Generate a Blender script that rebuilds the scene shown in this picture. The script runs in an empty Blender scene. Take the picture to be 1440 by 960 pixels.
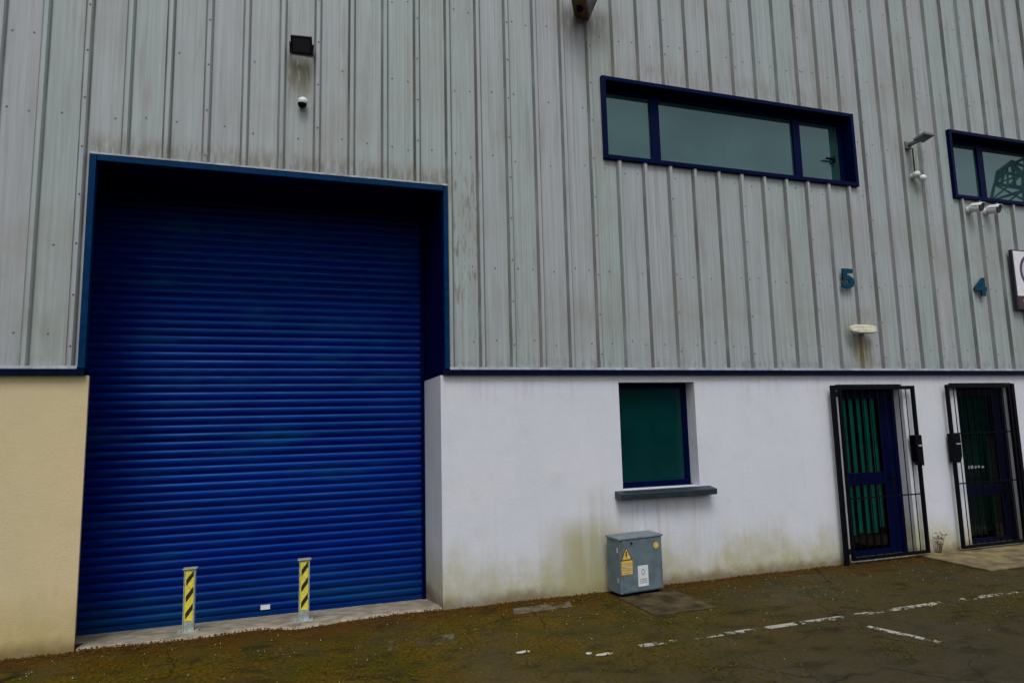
import bpy, bmesh, math, random
from mathutils import Vector, Matrix, noise as mnoise

random.seed(7)
SC = bpy.context.scene
COL = SC.collection
P = 1.0 / 3.0                      # rib pitch of the cladding

# ------------------------------------------------------------------ materials
class NT:
    """small helper round a node tree"""
    def __init__(self, name):
        self.m = bpy.data.materials.new(name)
        self.m.use_nodes = True
        self.t = self.m.node_tree
        self.n = self.t.nodes
        self.b = self.n['Principled BSDF']
        self.out = self.n['Material Output']
        self._xyz = None
        self._co = None
    def link(self, a, b): self.t.links.new(a, b)
    def put(self, sock, v):
        if isinstance(v, bpy.types.NodeSocket): self.link(v, sock)
        elif v is not None:
            try: sock.default_value = v
            except Exception: sock.default_value = (*v, 1.0)
    def co(self):
        if not self._co:
            self._co = self.n.new('ShaderNodeTexCoord').outputs['Object']
        return self._co
    def xyz(self):
        if not self._xyz:
            s = self.n.new('ShaderNodeSeparateXYZ'); self.link(self.co(), s.inputs[0])
            self._xyz = s.outputs
        return self._xyz
    def math(self, op, a, b=None, c=None, clamp=False):
        k = self.n.new('ShaderNodeMath'); k.operation = op; k.use_clamp = clamp
        self.put(k.inputs[0], a); self.put(k.inputs[1], b); self.put(k.inputs[2], c)
        return k.outputs[0]
    def mul(self, *a):
        r = a[0]
        for v in a[1:]: r = self.math('MULTIPLY', r, v)
        return r
    def add(self, a, b): return self.math('ADD', a, b)
    def step(self, v, a, b, lo=0.0, hi=1.0):
        k = self.n.new('ShaderNodeMapRange'); k.interpolation_type = 'SMOOTHSTEP'
        self.put(k.inputs[0], v)
        for i, q in enumerate((a, b, lo, hi)): self.put(k.inputs[i + 1], q)
        return k.outputs[0]
    def vec(self, sx, sy, sz, off=(0, 0, 0)):
        k = self.n.new('ShaderNodeMapping'); self.link(self.co(), k.inputs[0])
        k.inputs['Scale'].default_value = (sx, sy, sz); k.inputs['Location'].default_value = off
        return k.outputs[0]
    def noise(self, scale, detail=4, rough=.55, vec=None, dist=0.0):
        k = self.n.new('ShaderNodeTexNoise')
        self.link(vec or self.co(), k.inputs['Vector'])
        k.inputs['Scale'].default_value = scale; k.inputs['Detail'].default_value = detail
        k.inputs['Roughness'].default_value = rough; k.inputs['Distortion'].default_value = dist
        return k.outputs[0]
    def white(self, v):
        k = self.n.new('ShaderNodeTexWhiteNoise'); k.noise_dimensions = '1D'
        self.put(k.inputs['W'], v)
        return k.outputs[0]
    def mix(self, f, a, b, mode='MIX'):
        k = self.n.new('ShaderNodeMix'); k.data_type = 'RGBA'; k.blend_type = mode
        k.clamp_factor = True
        self.put(k.inputs[0], f)
        for s, v in ((k.inputs[6], a), (k.inputs[7], b)):
            if isinstance(v, bpy.types.NodeSocket): self.link(v, s)
            elif isinstance(v, (int, float)): s.default_value = (v, v, v, 1)
            else: s.default_value = (*v, 1)
        return k.outputs[2]
    def grey(self, v):
        k = self.n.new('ShaderNodeCombineColor')
        for i in range(3): self.put(k.inputs[i], v)
        return k.outputs[0]
    def bump(self, h, strength=.3, dist=.01):
        k = self.n.new('ShaderNodeBump'); self.put(k.inputs['Height'], h)
        k.inputs['Strength'].default_value = strength; k.inputs['Distance'].default_value = dist
        self.link(k.outputs[0], self.b.inputs['Normal'])
    def box(self, x0, x1, z0, z1, sx=.03, sz=.08):
        X, _, Z = self.xyz()
        return self.mul(self.step(X, x0 - sx, x0 + sx), self.step(X, x1 + sx, x1 - sx, 0, 1) if False else
                        self.math('SUBTRACT', 1.0, self.step(X, x1 - sx, x1 + sx)),
                        self.step(Z, z0 - sz, z0 + sz), self.math('SUBTRACT', 1.0, self.step(Z, z1 - sz * .5, z1 + sz * .5)))

def simple(name, col, rough=.5, metal=0.0, spec=.5, var=.15, scale=14.0, bump=0.0, bscale=60.0, coat=0.0, tint=None):
    N = NT(name)
    n = N.noise(scale, 5, .6)
    f = N.step(n, .3, .7, 1 - var, 1 + var)
    N.link(N.mix(1.0, col, N.grey(f), 'MULTIPLY'), N.b.inputs['Base Color'])
    N.link(N.step(n, .3, .7, max(0.02, rough - .08), min(1, rough + .08)), N.b.inputs['Roughness'])
    N.b.inputs['Metallic'].default_value = metal
    N.b.inputs['Specular IOR Level'].default_value = spec
    N.b.inputs['Coat Weight'].default_value = coat
    if tint: N.b.inputs['Specular Tint'].default_value = (*tint, 1)
    if bump: N.bump(N.noise(bscale, 4), bump, .004)
    return N.m

def cladding_mat():
    N = NT('coated_steel_sheet')
    X, Y, Z = N.xyz()
    pan = N.math('FLOOR', N.math('DIVIDE', N.math('ADD', X, .03), P))
    rnd = N.white(pan)
    base = N.mix(rnd, (.288, .342, .342), (.318, .340, .364))
    # rain streaks, long and thin
    s1 = N.noise(1.0, 5, .6, N.vec(34, 0, .55))
    s2 = N.noise(1.0, 4, .6, N.vec(9, 0, .9, (3, 0, 1)))
    base = N.mix(1.0, base, N.grey(N.step(s1, .28, .72, .86, 1.10)), 'MULTIPLY')
    base = N.mix(N.step(s2, .48, .76, 0, .48), base, (.170, .166, .140))
    # grime along the rib feet, plus painted shade over the left flanks
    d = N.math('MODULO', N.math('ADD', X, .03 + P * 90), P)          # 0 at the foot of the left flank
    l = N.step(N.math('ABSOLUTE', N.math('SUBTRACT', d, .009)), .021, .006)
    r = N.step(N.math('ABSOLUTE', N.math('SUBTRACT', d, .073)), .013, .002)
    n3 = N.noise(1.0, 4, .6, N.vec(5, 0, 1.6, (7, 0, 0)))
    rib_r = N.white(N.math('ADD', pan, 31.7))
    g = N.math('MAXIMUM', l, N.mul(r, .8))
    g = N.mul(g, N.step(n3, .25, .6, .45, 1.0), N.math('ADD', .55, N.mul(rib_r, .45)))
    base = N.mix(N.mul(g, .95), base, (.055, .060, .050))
    # soft soiling
    n4 = N.noise(.9, 6, .62)
    base = N.mix(N.step(n4, .46, .76, 0, .45), base, (.205, .188, .150))
    # stains with a place of their own, one mixed with painted shadow
    ns = N.noise(1.0, 5, .65, N.vec(22, 0, 4.0, (1, 0, 5)))
    def stain_or_shade(mask, col, lo, hi, amt):
        nonlocal base
        base = N.mix(N.mul(mask, N.step(ns, lo, hi), amt), base, col)
    stain_or_shade(N.box(-1.95, -1.72, 5.04, 5.44, .03, .20), (.105, .100, .052), .22, .55, .92)     # under the black floodlight
    stain_or_shade(N.box(-3.6, -.3, 4.22, 4.40, .05, .24), (.13, .115, .075), .34, .60, .9)           # above the roller door
    stain_or_shade(N.box(-.30, .02, 2.9, 4.45, .05, .5), (.13, .11, .08), .50, .64, .75)              # beside the roller door
    stain_or_shade(N.box(4.86, 5.18, 2.36, 2.74, .05, .14), (.155, .12, .05), .28, .60, .85)         # below the bulkhead lamp
    stain_or_shade(N.box(4.74, 5.2, 2.8, 3.1, .06, .1), (.17, .155, .11), .42, .66, .6)
    stain_or_shade(N.box(1.02, 1.62, 6.15, 6.55, .08, .22), (.12, .115, .105), .20, .55, .8)         # shadow and dirt painted below the big lamp
    stain_or_shade(N.box(6.1, 6.4, 4.6, 5.42, .05, .2), (.15, .145, .10), .35, .65, .6)
    stain_or_shade(N.box(1.5, 5.2, 5.72, 6.0, .2, .2), (.20, .175, .14), .40, .66, .55)              # above the long window
    stain_or_shade(N.box(-14, 22, 2.3, 2.44, .05, .12), (.16, .155, .125), .45, .66, .65)            # splash along the foot
    N.link(base, N.b.inputs['Base Color'])
    N.b.inputs['Roughness'].default_value = .55
    N.b.inputs['Specular IOR Level'].default_value = .35
    N.bump(N.add(N.noise(1.0, 3, .5, N.vec(3, 3, 1.1)), N.mul(s1, .12)), .35, .012)
    return N.m

def render_mat(name, col, algae, cream=False):
    N = NT(name)
    X, Y, Z = N.xyz()
    n1 = N.noise(1.3, 6, .62); n2 = N.noise(7, 5, .6); n3 = N.noise(120, 3, .6)
    base = N.mix(N.step(n1, .35, .7, 0, 1), col, tuple(c * k for c, k in zip(col, (.93, .95, .97))))
    base = N.mix(N.step(n2, .5, .8, 0, .30), base, tuple(c * .86 for c in col))
    # vertical weather runs
    run = N.noise(1.0, 4, .6, N.vec(11, 0, .7, (2, 0, 0)))
    base = N.mix(N.mul(N.step(run, .55, .8, 0, .35), N.step(Z, 2.3, .6, .15, 1)), base, tuple(c * k for c, k in zip(col, (.80, .83, .80))))
    # algae and soil splashed up from the ground, ragged upper edge
    edge = N.add(N.mul(N.noise(1.0, 6, .65, N.vec(2.6, 0, 1.0, (4, 0, 0))), .9), N.mul(run, .2))
    f = N.step(N.math('SUBTRACT', Z, N.mul(N.math('SUBTRACT', edge, .42), 1.0)), .50, -.06)
    base = N.mix(N.mul(f, N.step(n2, .2, .6, .55, 1), .92), base, algae)
    low = N.step(N.math('SUBTRACT', Z, N.mul(n2, .12)), .10, -.05)
    base = N.mix(N.mul(low, .75), base, (.12, .075, .025))
    sp = N.noise(26, 5, .7)
    base = N.mix(N.mul(N.step(sp, .60, .72), .35), base, tuple(c * .62 for c in col))
    base = N.mix(N.mul(N.step(N.noise(.8, 5, .6, N.vec(1, 1, .8, (9, 0, 3))), .48, .70), .28), base, tuple(c * k for c, k in zip(col, (.80, .86, .84))))
    dr = N.noise(1.0, 4, .6, N.vec(16, 0, .8, (6, 0, 2)))
    if not cream:
        base = N.mix(N.mul(N.box(1.47, 2.66, .40, .93, .04, .30), N.step(dr, .46, .66), .42), base, (.36, .37, .33))
        base = N.mix(N.mul(N.box(-.45, 8, 2.02, 2.268, .02, .16), N.step(dr, .50, .68), .35), base, (.40, .40, .38))
    blot = N.noise(2.2, 6, .68, N.vec(1, 1, 1.2, (3, 0, 7)))
    base = N.mix(N.step(blot, .52, .68, 0, .20), base, tuple(c * k for c, k in zip(col, (.66, .72, .68))))
    if not cream:                         # the greener patch beside the meter box
        m = N.box(.75, 1.5, -.2, .70, .30, .35)
        base = N.mix(N.mul(m, N.step(run, .0, .6, .3, 1), .85), base, (.33, .31, .15))
        m2 = N.box(1.10, 1.35, .3, 1.05, .12, .3)
        base = N.mix(N.mul(m2, N.step(run, .3, .62), .45), base, (.36, .37, .25))
    N.link(base, N.b.inputs['Base Color'])
    N.b.inputs['Roughness'].default_value = .9
    N.b.inputs['Specular IOR Level'].default_value = .2
    N.bump(N.add(N.mul(n3, .6), N.add(N.mul(n2, .6), N.mul(N.noise(45, 3), .5))), .5, .008)
    return N.m

def ground_mat():
    N = NT('mossy_tarmac')
    X, Y, Z = N.xyz()
    fine = N.noise(210, 2, .6); mid = N.noise(34, 4, .65); big = N.noise(1.5, 6, .62, None, .3); big2 = N.noise(.62, 5, .6)
    base = N.mix(N.step(fine, .35, .68), (.026, .023, .017), (.088, .073, .050))
    base = N.mix(N.step(big2, .4, .68, 0, .7), base, (.050, .040, .022))
    base = N.mix(N.step(N.noise(95, 2, .5), .62, .70, 0, .6), base, (.15, .13, .10))
    base = N.mix(N.step(N.noise(70, 2, .5, N.vec(1, 1, 1, (9, 4, 0))), .60, .70, 0, .7), base, (.012, .011, .008))
    # moss: strong by the wall, thinning towards the parking bays
    zone = N.step(Y, -2.9, -1.0, .22, 1.0)
    left = N.step(X, 3.6, -1.2, .42, 1.0)
    mm = N.step(N.add(N.mul(big, .72), N.mul(mid, .34)), .36, .56)
    moss = N.mix(N.step(mid, .35, .65), (.040, .029, .0012), (.128, .088, .0025))
    moss = N.mix(N.step(N.noise(2.3, 4), .45, .65, 0, .75), moss, (.050, .052, .003))
    base = N.mix(N.mul(mm, zone, left, .98), base, moss)
    # brown leaf mould close to the wall
    br = N.mul(N.step(N.add(Y, N.mul(N.math('SUBTRACT', big, .5), 1.2)), -.62, -.08), N.step(mid, .3, .6, .55, 1))
    base = N.mix(N.mul(br, .85), base, (.072, .030, .003))
    # wet dark blotches and pale scuffs
    base = N.mix(N.step(N.noise(2.9, 5, .6, N.vec(1, 1.9, 1, (5, 2, 0))), .50, .68, 0, .72), base, (.020, .019, .009))
    base = N.mix(N.step(N.noise(5.5, 5, .65, N.vec(.8, 1.5, 1, (1, 8, 0))), .64, .75, 0, .55), base, (.17, .15, .10))
    # alligator cracks and old patch edges
    v = N.n.new('ShaderNodeTexVoronoi'); v.feature = 'DISTANCE_TO_EDGE'; v.inputs['Scale'].default_value = 1.15
    wv = N.n.new('ShaderNodeVectorMath'); wv.operation = 'MULTIPLY_ADD'
    wn = N.n.new('ShaderNodeTexNoise'); wn.inputs['Scale'].default_value = 3.0; wn.inputs['Detail'].default_value = 5
    N.link(N.co(), wn.inputs['Vector']); N.link(wn.outputs['Color'], wv.inputs[0]); wv.inputs[1].default_value = (.35, .35, 0); N.link(N.co(), wv.inputs[2])
    N.link(wv.outputs[0], v.inputs['Vector'])
    cr = N.mul(N.step(v.outputs['Distance'], .012, .002), N.step(N.noise(.9, 3), .46, .60))
    base = N.mix(N.mul(cr, .8), base, (.010, .009, .005))
    base = N.mix(N.step(N.noise(1.1, 6, .7, N.vec(1, 1.5, 1, (2, 6, 0))), .54, .66, 0, .5), base, (.030, .034, .010))
    base = N.mix(1.0, base, N.mix(N.step(X, -1.0, 3.2), (.92, .84, .46), (.80, .79, .70)), 'MULTIPLY')
    N.link(base, N.b.inputs['Base Color'])
    N.link(N.step(big2, .36, .60, .45, .92), N.b.inputs['Roughness'])
    N.b.inputs['Specular IOR Level'].default_value = .09
    N.bump(N.add(N.mul(fine, .5), N.add(N.mul(mid, .9), N.mul(big, .8))), .75, .012)
    return N.m

def worn(name, col, lo, hi, scale=9.0):
    """old road paint: broken through by noise"""
    N = NT(name)
    n = N.add(N.mul(N.noise(scale, 5, .7), .6), N.mul(N.noise(scale * .23, 3, .5, N.vec(1, 1, 1, (3, 3, 0))), .5))
    N.link(N.mix(N.noise(60, 3), col, tuple(c * .55 for c in col)), N.b.inputs['Base Color'])
    N.b.inputs['Roughness'].default_value = .85
    N.link(N.step(n, lo, hi), N.b.inputs['Alpha'])
    return N.m

def glass_opaque(name, col, rough=.04, wob=.02, ior=1.5, tint=None):
    N = NT(name)
    if tint: N.b.inputs['Specular Tint'].default_value = (*tint, 1)
    n = N.noise(2.2, 4, .6)
    N.link(N.mix(N.step(n, .35, .7), col, tuple(c * .72 for c in col)), N.b.inputs['Base Color'])
    N.b.inputs['Roughness'].default_value = rough
    N.b.inputs['IOR'].default_value = ior
    N.bump(N.noise(1.4, 1), wob, .01)
    return N.m

def glass_tinted(name, tint):
    N = NT(name)
    N.n.remove(N.b)
    tr = N.n.new('ShaderNodeBsdfTransparent'); gl = N.n.new('ShaderNodeBsdfGlossy'); fr = N.n.new('ShaderNodeFresnel'); mx = N.n.new('ShaderNodeMixShader')
    tr.inputs[0].default_value = (*tint, 1); gl.inputs[0].default_value = (.7, .8, .8, 1); gl.inputs['Roughness'].default_value = .03
    fr.inputs[0].default_value = 1.5
    nz = N.noise(3, 3)
    N.link(N.mix(nz, tint, tuple(c * .8 for c in tint)), tr.inputs[0])
    N.link(fr.outputs[0], mx.inputs[0]); N.link(tr.outputs[0], mx.inputs[1]); N.link(gl.outputs[0], mx.inputs[2])
    N.link(mx.outputs[0], N.out.inputs[0])
    return N.m

def shutter_mat():
    N = NT('blue_shutter_paint')
    X, Y, Z = N.xyz()
    n1 = N.noise(1.0, 5, .6, N.vec(1.2, 1, 5)); n2 = N.noise(1.1, 4)
    slat = N.white(N.math('FLOOR', N.math('DIVIDE', Z, .0828)))
    base = N.mix(N.step(n2, .35, .65), (.0008, .005, .128), (.0008, .010, .150))
    base = N.mix(1.0, base, N.grey(N.add(.85, N.mul(slat, .3))), 'MULTIPLY')
    base = N.mix(N.step(n1, .52, .72, 0, .55), base, (.002, .050, .150))        # chalky weathered patches
    base = N.mix(N.mul(N.step(Z, .45, -.05), N.step(n1, .3, .6), .6), base, (.003, .035, .095))   # road dirt at the foot
    base = N.mix(N.step(N.noise(13, 1, .4), .84, .85), base, (.5, .5, .5))    # chips
    N.link(base, N.b.inputs['Base Color'])
    N.link(N.step(n1, .3, .7, .30, .48), N.b.inputs['Roughness'])
    N.b.inputs['Specular IOR Level'].default_value = .30
    N.b.inputs['Specular Tint'].default_value = (.10, .55, 1, 1)
    N.bump(N.noise(1.0, 2, .5, N.vec(1.3, 1, 14)), .25, .01)
    return N.m

def foliage_mat():
    N = NT('hedge_leaf')
    N.link(N.mix(N.noise(2.5, 3), (.012, .030, .014), (.030, .055, .022)), N.b.inputs['Base Color'])
    N.b.inputs['Roughness'].default_value = .8
    return N.m

M = dict(
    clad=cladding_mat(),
    render=render_mat('white_painted_render', (.605, .622, .685), (.40, .385, .235)),
    cream=render_mat('cream_painted_render', (.57, .475, .285), (.44, .34, .14), True),
    ground=ground_mat(),
    shutter=shutter_mat(),
    blue=simple('dark_blue_coated_trim', (.0004, .018, .070), .5, var=.25, spec=.16, tint=(.2, .6, 1)),
    navy=simple('navy_window_frame', (.0003, .0016, .027), .5, var=.25, spec=.10, tint=(.15, .5, 1)),
    soffit=simple('dark_navy_lining', (.0004, .0015, .034), .6, var=.2, spec=.08, tint=(.2, .4, 1)),
    edge=simple('pale_flashing', (.20, .225, .255), .65, var=.35, scale=9),
    drip=simple('black_blue_drip_flashing', (.0006, .003, .020), .5, var=.3, spec=.12, tint=(.3, .6, 1)),
    upglass=glass_opaque('grey_green_window_glass', (.018, .050, .052), .012, .002, 1.95, (.64, .97, 1.0)),
    dkglass=glass_opaque('dark_green_window_glass', (.0010, .031, .033), .10, .02, 1.33),
    doorglass=glass_tinted('green_door_glass', (.045, .56, .51)),
    dark4=glass_tinted('near_black_door_glass', (.015, .22, .20)),
    navydark=simple('near_black_navy_frame', (.0008, .0015, .014), .5, var=.25, spec=.10),
    blind=simple('blind_slat', (.62, .78, .72), .8, var=.2, scale=4),
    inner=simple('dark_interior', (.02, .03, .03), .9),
    black=simple('black_steel', (.0015, .0015, .004), .5, var=.25, spec=.10),
    blackp=simple('black_plastic', (.008, .008, .014), .35, spec=.4),
    lens=simple('lamp_lens', (.030, .030, .048), .18, spec=.5),
    white=simple('white_plastic', (.68, .70, .70), .45, var=.1),
    creamp=simple('aged_cream_plastic', (.56, .55, .42), .5, var=.15, scale=18),
    greyp=simple('weathered_aluminium', (.16, .17, .16), .5, .3, var=.25),
    brown=simple('rusted_brown_housing', (.105, .062, .022), .75, var=.45, scale=16, bump=.2),
    galv=simple('galvanised_steel', (.33, .37, .35), .5, .25, var=.3, scale=25),
    yellow=simple('yellow_tape', (.66, .56, .05), .5, var=.2, scale=30),
    tapeblk=simple('black_tape', (.012, .012, .008), .5, var=.2),
    boxgrey=simple('blue_grey_cabinet_paint', (.098, .140, .162), .5, var=.2, scale=9, bump=.05),
    boxlid=simple('blue_grey_lid_paint', (.13, .165, .185), .5, var=.25, scale=9),
    stick_y=simple('amber_sticker', (.62, .40, .07), .55, var=.2, scale=40),
    stick_w=simple('white_sticker', (.62, .64, .66), .55, var=.1),
    ink=simple('dark_ink', (.03, .03, .035), .6),
    inkgrey=simple('faded_ink', (.22, .23, .26), .6),
    concrete=simple('pale_concrete', (.25, .22, .165), .9, var=.38, scale=7, bump=.35, bscale=80),
    apron=simple('mossy_concrete_apron', (.150, .115, .052), .9, var=.5, scale=4.5, bump=.35, bscale=70),
    patch=simple('reddish_concrete_patch', (.052, .040, .020), .9, spec=.1, var=.6, scale=5, bump=.3, bscale=70),
    slate=simple('dark_slate_sill', (.010, .022, .032), .5, var=.3, scale=12),
    teal=simple('teal_number_face', (.001, .036, .068), .5, var=.15, spec=.2, tint=(.3, .8, 1)),
    signw=simple('sign_white', (.66, .65, .70), .4, var=.06),
    signd=simple('sign_dark_edge', (.012, .012, .030), .45),
    signr=simple('sign_maroon', (.042, .010, .016), .45, var=.15),
    ring=simple('sign_purple_ring', (.035, .025, .075), .45),
    lilac=simple('sign_lilac', (.50, .48, .58), .45, var=.1),
    line=worn('worn_white_road_paint', (.42, .40, .34), .535, .62, 13.0),
    scuff=worn('pale_cement_spill', (.13, .105, .06), .46, .62, 5.0),
    oldpaint=simple('old_white_paint', (.42, .40, .34), .85, spec=.1, var=.4, scale=40),
    stem=simple('dry_stem', (.10, .060, .022), .8, var=.4),
    litter1=simple('brown_leaf', (.060, .030, .004), .85, spec=.1, var=.5),
    litter2=simple('olive_moss_clump', (.060, .050, .003), .95, spec=.1, var=.4),
    litter3=simple('pale_grit', (.30, .27, .20), .9, var=.3),
    added_hedge=foliage_mat(),
    roof=simple('grey_roof_sheet', (.12, .125, .13), .6),
    pylon=simple('pylon_steel', (.035, .045, .045), .6),
)

# ------------------------------------------------------------------ mesh builder
class MB:
    def __init__(self): self.v = []; self.f = []; self.mi = []
    def face(self, pts, m=0):
        i = len(self.v); self.v += [tuple(p) for p in pts]; self.f.append(tuple(range(i, i + len(pts)))); self.mi.append(m); return self
    def box(self, x0, x1, y0, y1, z0, z1, m=0, mat=None):
        c = [(x0, y0, z0), (x1, y0, z0), (x1, y1, z0), (x0, y1, z0), (x0, y0, z1), (x1, y0, z1), (x1, y1, z1), (x0, y1, z1)]
        return self.hexa(c, m, mat)
    def hexa(self, c, m=0, mat=None):
        if mat is not None: c = [tuple(mat @ Vector(p)) for p in c]
        i = len(self.v); self.v += c
        for q in ((0, 3, 2, 1), (4, 5, 6, 7), (0, 1, 5, 4), (1, 2, 6, 5), (2, 3, 7, 6), (3, 0, 4, 7)):
            self.f.append(tuple(i + k for k in q)); self.mi.append(m)
        return self
    def prism(self, pts, axis, a, b, m=0, mat=None):
        """pts: 2D outline; axis: 'x','y','z' extrusion from a to b"""
        def mk(p, t): return {'x': (t, p[0], p[1]), 'y': (p[0], t, p[1]), 'z': (p[0], p[1], t)}[axis]
        n = len(pts); i = len(self.v)
        vs = [mk(p, a) for p in pts] + [mk(p, b) for p in pts]
        if mat is not None: vs = [tuple(mat @ Vector(p)) for p in vs]
        self.v += vs
        self.f.append(tuple(i + k for k in range(n))); self.mi.append(m)
        self.f.append(tuple(i + n + k for k in reversed(range(n)))); self.mi.append(m)
        for k in range(n):
            l = (k + 1) % n
            self.f.append((i + k, i + n + k, i + n + l, i + l)); self.mi.append(m)
        return self
    def tube(self, p0, p1, r0, r1=None, n=12, m=0, caps=True):
        r1 = r0 if r1 is None else r1
        p0 = Vector(p0); p1 = Vector(p1); d = (p1 - p0).normalized()
        a = d.orthogonal().normalized(); b = d.cross(a); i = len(self.v)
        for p, r in ((p0, r0), (p1, r1)):
            for k in range(n):
                t = 2 * math.pi * k / n
                self.v.append(tuple(p + a * (r * math.cos(t)) + b * (r * math.sin(t))))
        for k in range(n):
            l = (k + 1) % n; self.f.append((i + k, i + l, i + n + l, i + n + k)); self.mi.append(m)
        if caps:
            self.f.append(tuple(i + k for k in reversed(range(n)))); self.mi.append(m)
            self.f.append(tuple(i + n + k for k in range(n))); self.mi.append(m)
        return self
    def ball(self, c, rx, ry, rz, m=0, nu=16, nv=10, v0=-90, v1=90):
        i = len(self.v)
        for a in range(nv + 1):
            t = math.radians(v0 + (v1 - v0) * a / nv)
            for k in range(nu):
                u = 2 * math.pi * k / nu
                self.v.append((c[0] + rx * math.cos(t) * math.cos(u), c[1] + ry * math.cos(t) * math.sin(u), c[2] + rz * math.sin(t)))
        for a in range(nv):
            for k in range(nu):
                l = (k + 1) % nu
                self.f.append((i + a * nu + k, i + a * nu + l, i + (a + 1) * nu + l, i + (a + 1) * nu + k)); self.mi.append(m)
        return self
    def build(self, name, mats, parent=None, bevel=0.0, smooth=False, seg=2):
        if not isinstance(mats, (list, tuple)): mats = [mats]
        off = parent_origin(parent)
        me = bpy.data.meshes.new(name)
        me.from_pydata([(x - off[0], y - off[1], z - off[2]) for x, y, z in self.v], [], self.f)
        for m in mats: me.materials.append(m)
        me.polygons.foreach_set('material_index', self.mi)
        if smooth: me.polygons.foreach_set('use_smooth', [True] * len(self.f))
        bm = bmesh.new(); bm.from_mesh(me)
        bmesh.ops.remove_doubles(bm, verts=bm.verts, dist=1e-5) if len(bm.verts) < 20000 else None
        bmesh.ops.recalc_face_normals(bm, faces=bm.faces) if len(bm.faces) < 3000 and not getattr(self, 'open', False) else None
        bm.to_mesh(me); bm.free()
        o = bpy.data.objects.new(name, me); COL.objects.link(o)
        if parent: o.parent = parent
        if bevel:
            b = o.modifiers.new('bevel', 'BEVEL'); b.width = bevel; b.segments = seg; b.limit_method = 'ANGLE'; b.angle_limit = math.radians(40)
        return o

def parent_origin(p):
    o = Vector((0, 0, 0))
    while p is not None:
        o += p.location; p = p.parent
    return o

def tag(o, label=None, cat=None, group=None, kind=None):
    if label: o['label'] = label
    if cat: o['category'] = cat
    if group: o['group'] = group
    if kind: o['kind'] = kind
    return o
def thing(name, label, cat, loc=(0, 0, 0), group=None):
    o = bpy.data.objects.new(name, None); COL.objects.link(o)
    o.location = loc; o.empty_display_size = .2
    return tag(o, label, cat, group)
def copy_tree(o, parent=None):
    c = o.copy(); COL.objects.link(c)
    if parent: c.parent = parent
    for ch in list(o.children): copy_tree(ch, c)
    return c

# ------------------------------------------------------------------ the setting
g = MB()
HX0, HX1, HY0, HY1 = -3.93, -.437, .165, 1.4     # the dip in front of the recessed roller door
for a, b_, q, t in ((-150, 150, -150, HY0), (-150, HX0, HY0, HY1), (HX1, 150, HY0, HY1), (-150, 150, HY1, 150)):
    g.face([(a, q, 0), (b_, q, 0), (b_, t, 0), (a, t, 0)])
tag(g.build('ground', M['ground']), kind='structure')

# ------------------------------------------------------------------ warehouse
WX0, WX1, WD, WH = -14.0, 22.0, 18.0, 9.0
WH_LABEL = 'grey ribbed metal warehouse with blue roller door and white rendered base'
B = thing('warehouse', WH_LABEL, 'building', (0, 0, 0))

ZB = 2.335                                    # foot of the cladding
DX0, DX1, DZ = -3.59, -.35, 4.235             # outer edge of the roller door surround
W1 = (1.48, 5.16, 4.735, 5.735)
W2 = (6.865, 10.545, 4.735, 5.735)

# cladding: trapezoid ribs, shallow swages, cut round the openings
RD = .038
def profile(x0, x1):
    pts = []
    k0 = int(math.floor(x0 / P)) - 1; k1 = int(math.ceil(x1 / P)) + 1
    for k in range(k0, k1 + 1):
        b = k * P
        pts += [(b - .030, 0), (b - .010, -RD), (b + .025, -RD), (b + .045, 0)]
        for c in (.125, .21):
            pts += [(b + c - .012, 0), (b + c - .004, -.0018), (b + c + .004, -.0018), (b + c + .012, 0)]
    out = []
    for (xa, ya), (xb, yb) in zip(pts, pts[1:]):
        if xb <= x0 or xa >= x1: continue
        def at(x): return ya + (yb - ya) * (x - xa) / (xb - xa)
        a = max(xa, x0); e = min(xb, x1)
        if not out: out.append((a, at(a)))
        out.append((e, at(e)))
    return out
c = MB(); c.open = True
def sheet(x0, x1, z0, z1):
    pr = profile(x0, x1)
    for (xa, ya), (xb, yb) in zip(pr, pr[1:]):
        c.face([(xa, ya, z0), (xb, yb, z0), (xb, yb, z1), (xa, ya, z1)])
xs = [WX0, DX0, DX1, W1[0], W1[1], W2[0], W2[1], WX1]
sheet(WX0, DX0, ZB, WH); sheet(DX0, DX1, DZ + .02, WH); sheet(DX1, W1[0], ZB, WH)
for w in (W1, W2):
    sheet(w[0], w[1], ZB, w[2]); sheet(w[0], w[1], w[3], WH)
sheet(W1[1], W2[0], ZB, WH); sheet(W2[1], WX1, ZB, WH)
# fixings: stitching screws on every third rib, rows of screws in the pans
def inside(x, z):
    for a, b_, q, t in ((DX0, DX1, 0, DZ + .03), W1, W2):
        if a - .03 < x < b_ + .03 and q - .03 < z < t + .03: return True
    return z < ZB + .03
def screw(x, y, z, r):
    n = 7
    ring = [(x + r * math.cos(2 * math.pi * k / n), y, z + r * math.sin(2 * math.pi * k / n)) for k in range(n)]
    top = [(x + .55 * r * math.cos(2 * math.pi * k / n), y - .006, z + .55 * r * math.sin(2 * math.pi * k / n)) for k in range(n)]
    for k in range(n):
        l = (k + 1) % n
        c.face([ring[k], ring[l], top[l], top[k]], 1)
    c.face(top, 1)
for k in range(-18, 40):
    if k % 3 == 1:
        z = 2.45 + random.random() * .2
        while z < 8:
            x = k * P + .012
            if not inside(x, z): screw(x, -RD - .001, z, .0095)
            z += .45 + random.uniform(-.01, .01)
    for z in (2.62, 3.42, 4.62, 5.35, 6.25, 7.3):
        for dx in ((.085, .25) if k % 2 else (.165,)):
            x = k * P + dx; zz = z + random.uniform(-.03, .03)
            if not inside(x, zz) and random.random() < .75: screw(x, -.001, zz, .0085)
c.build('cladding', [M['clad'], M['greyp']], B)

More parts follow.
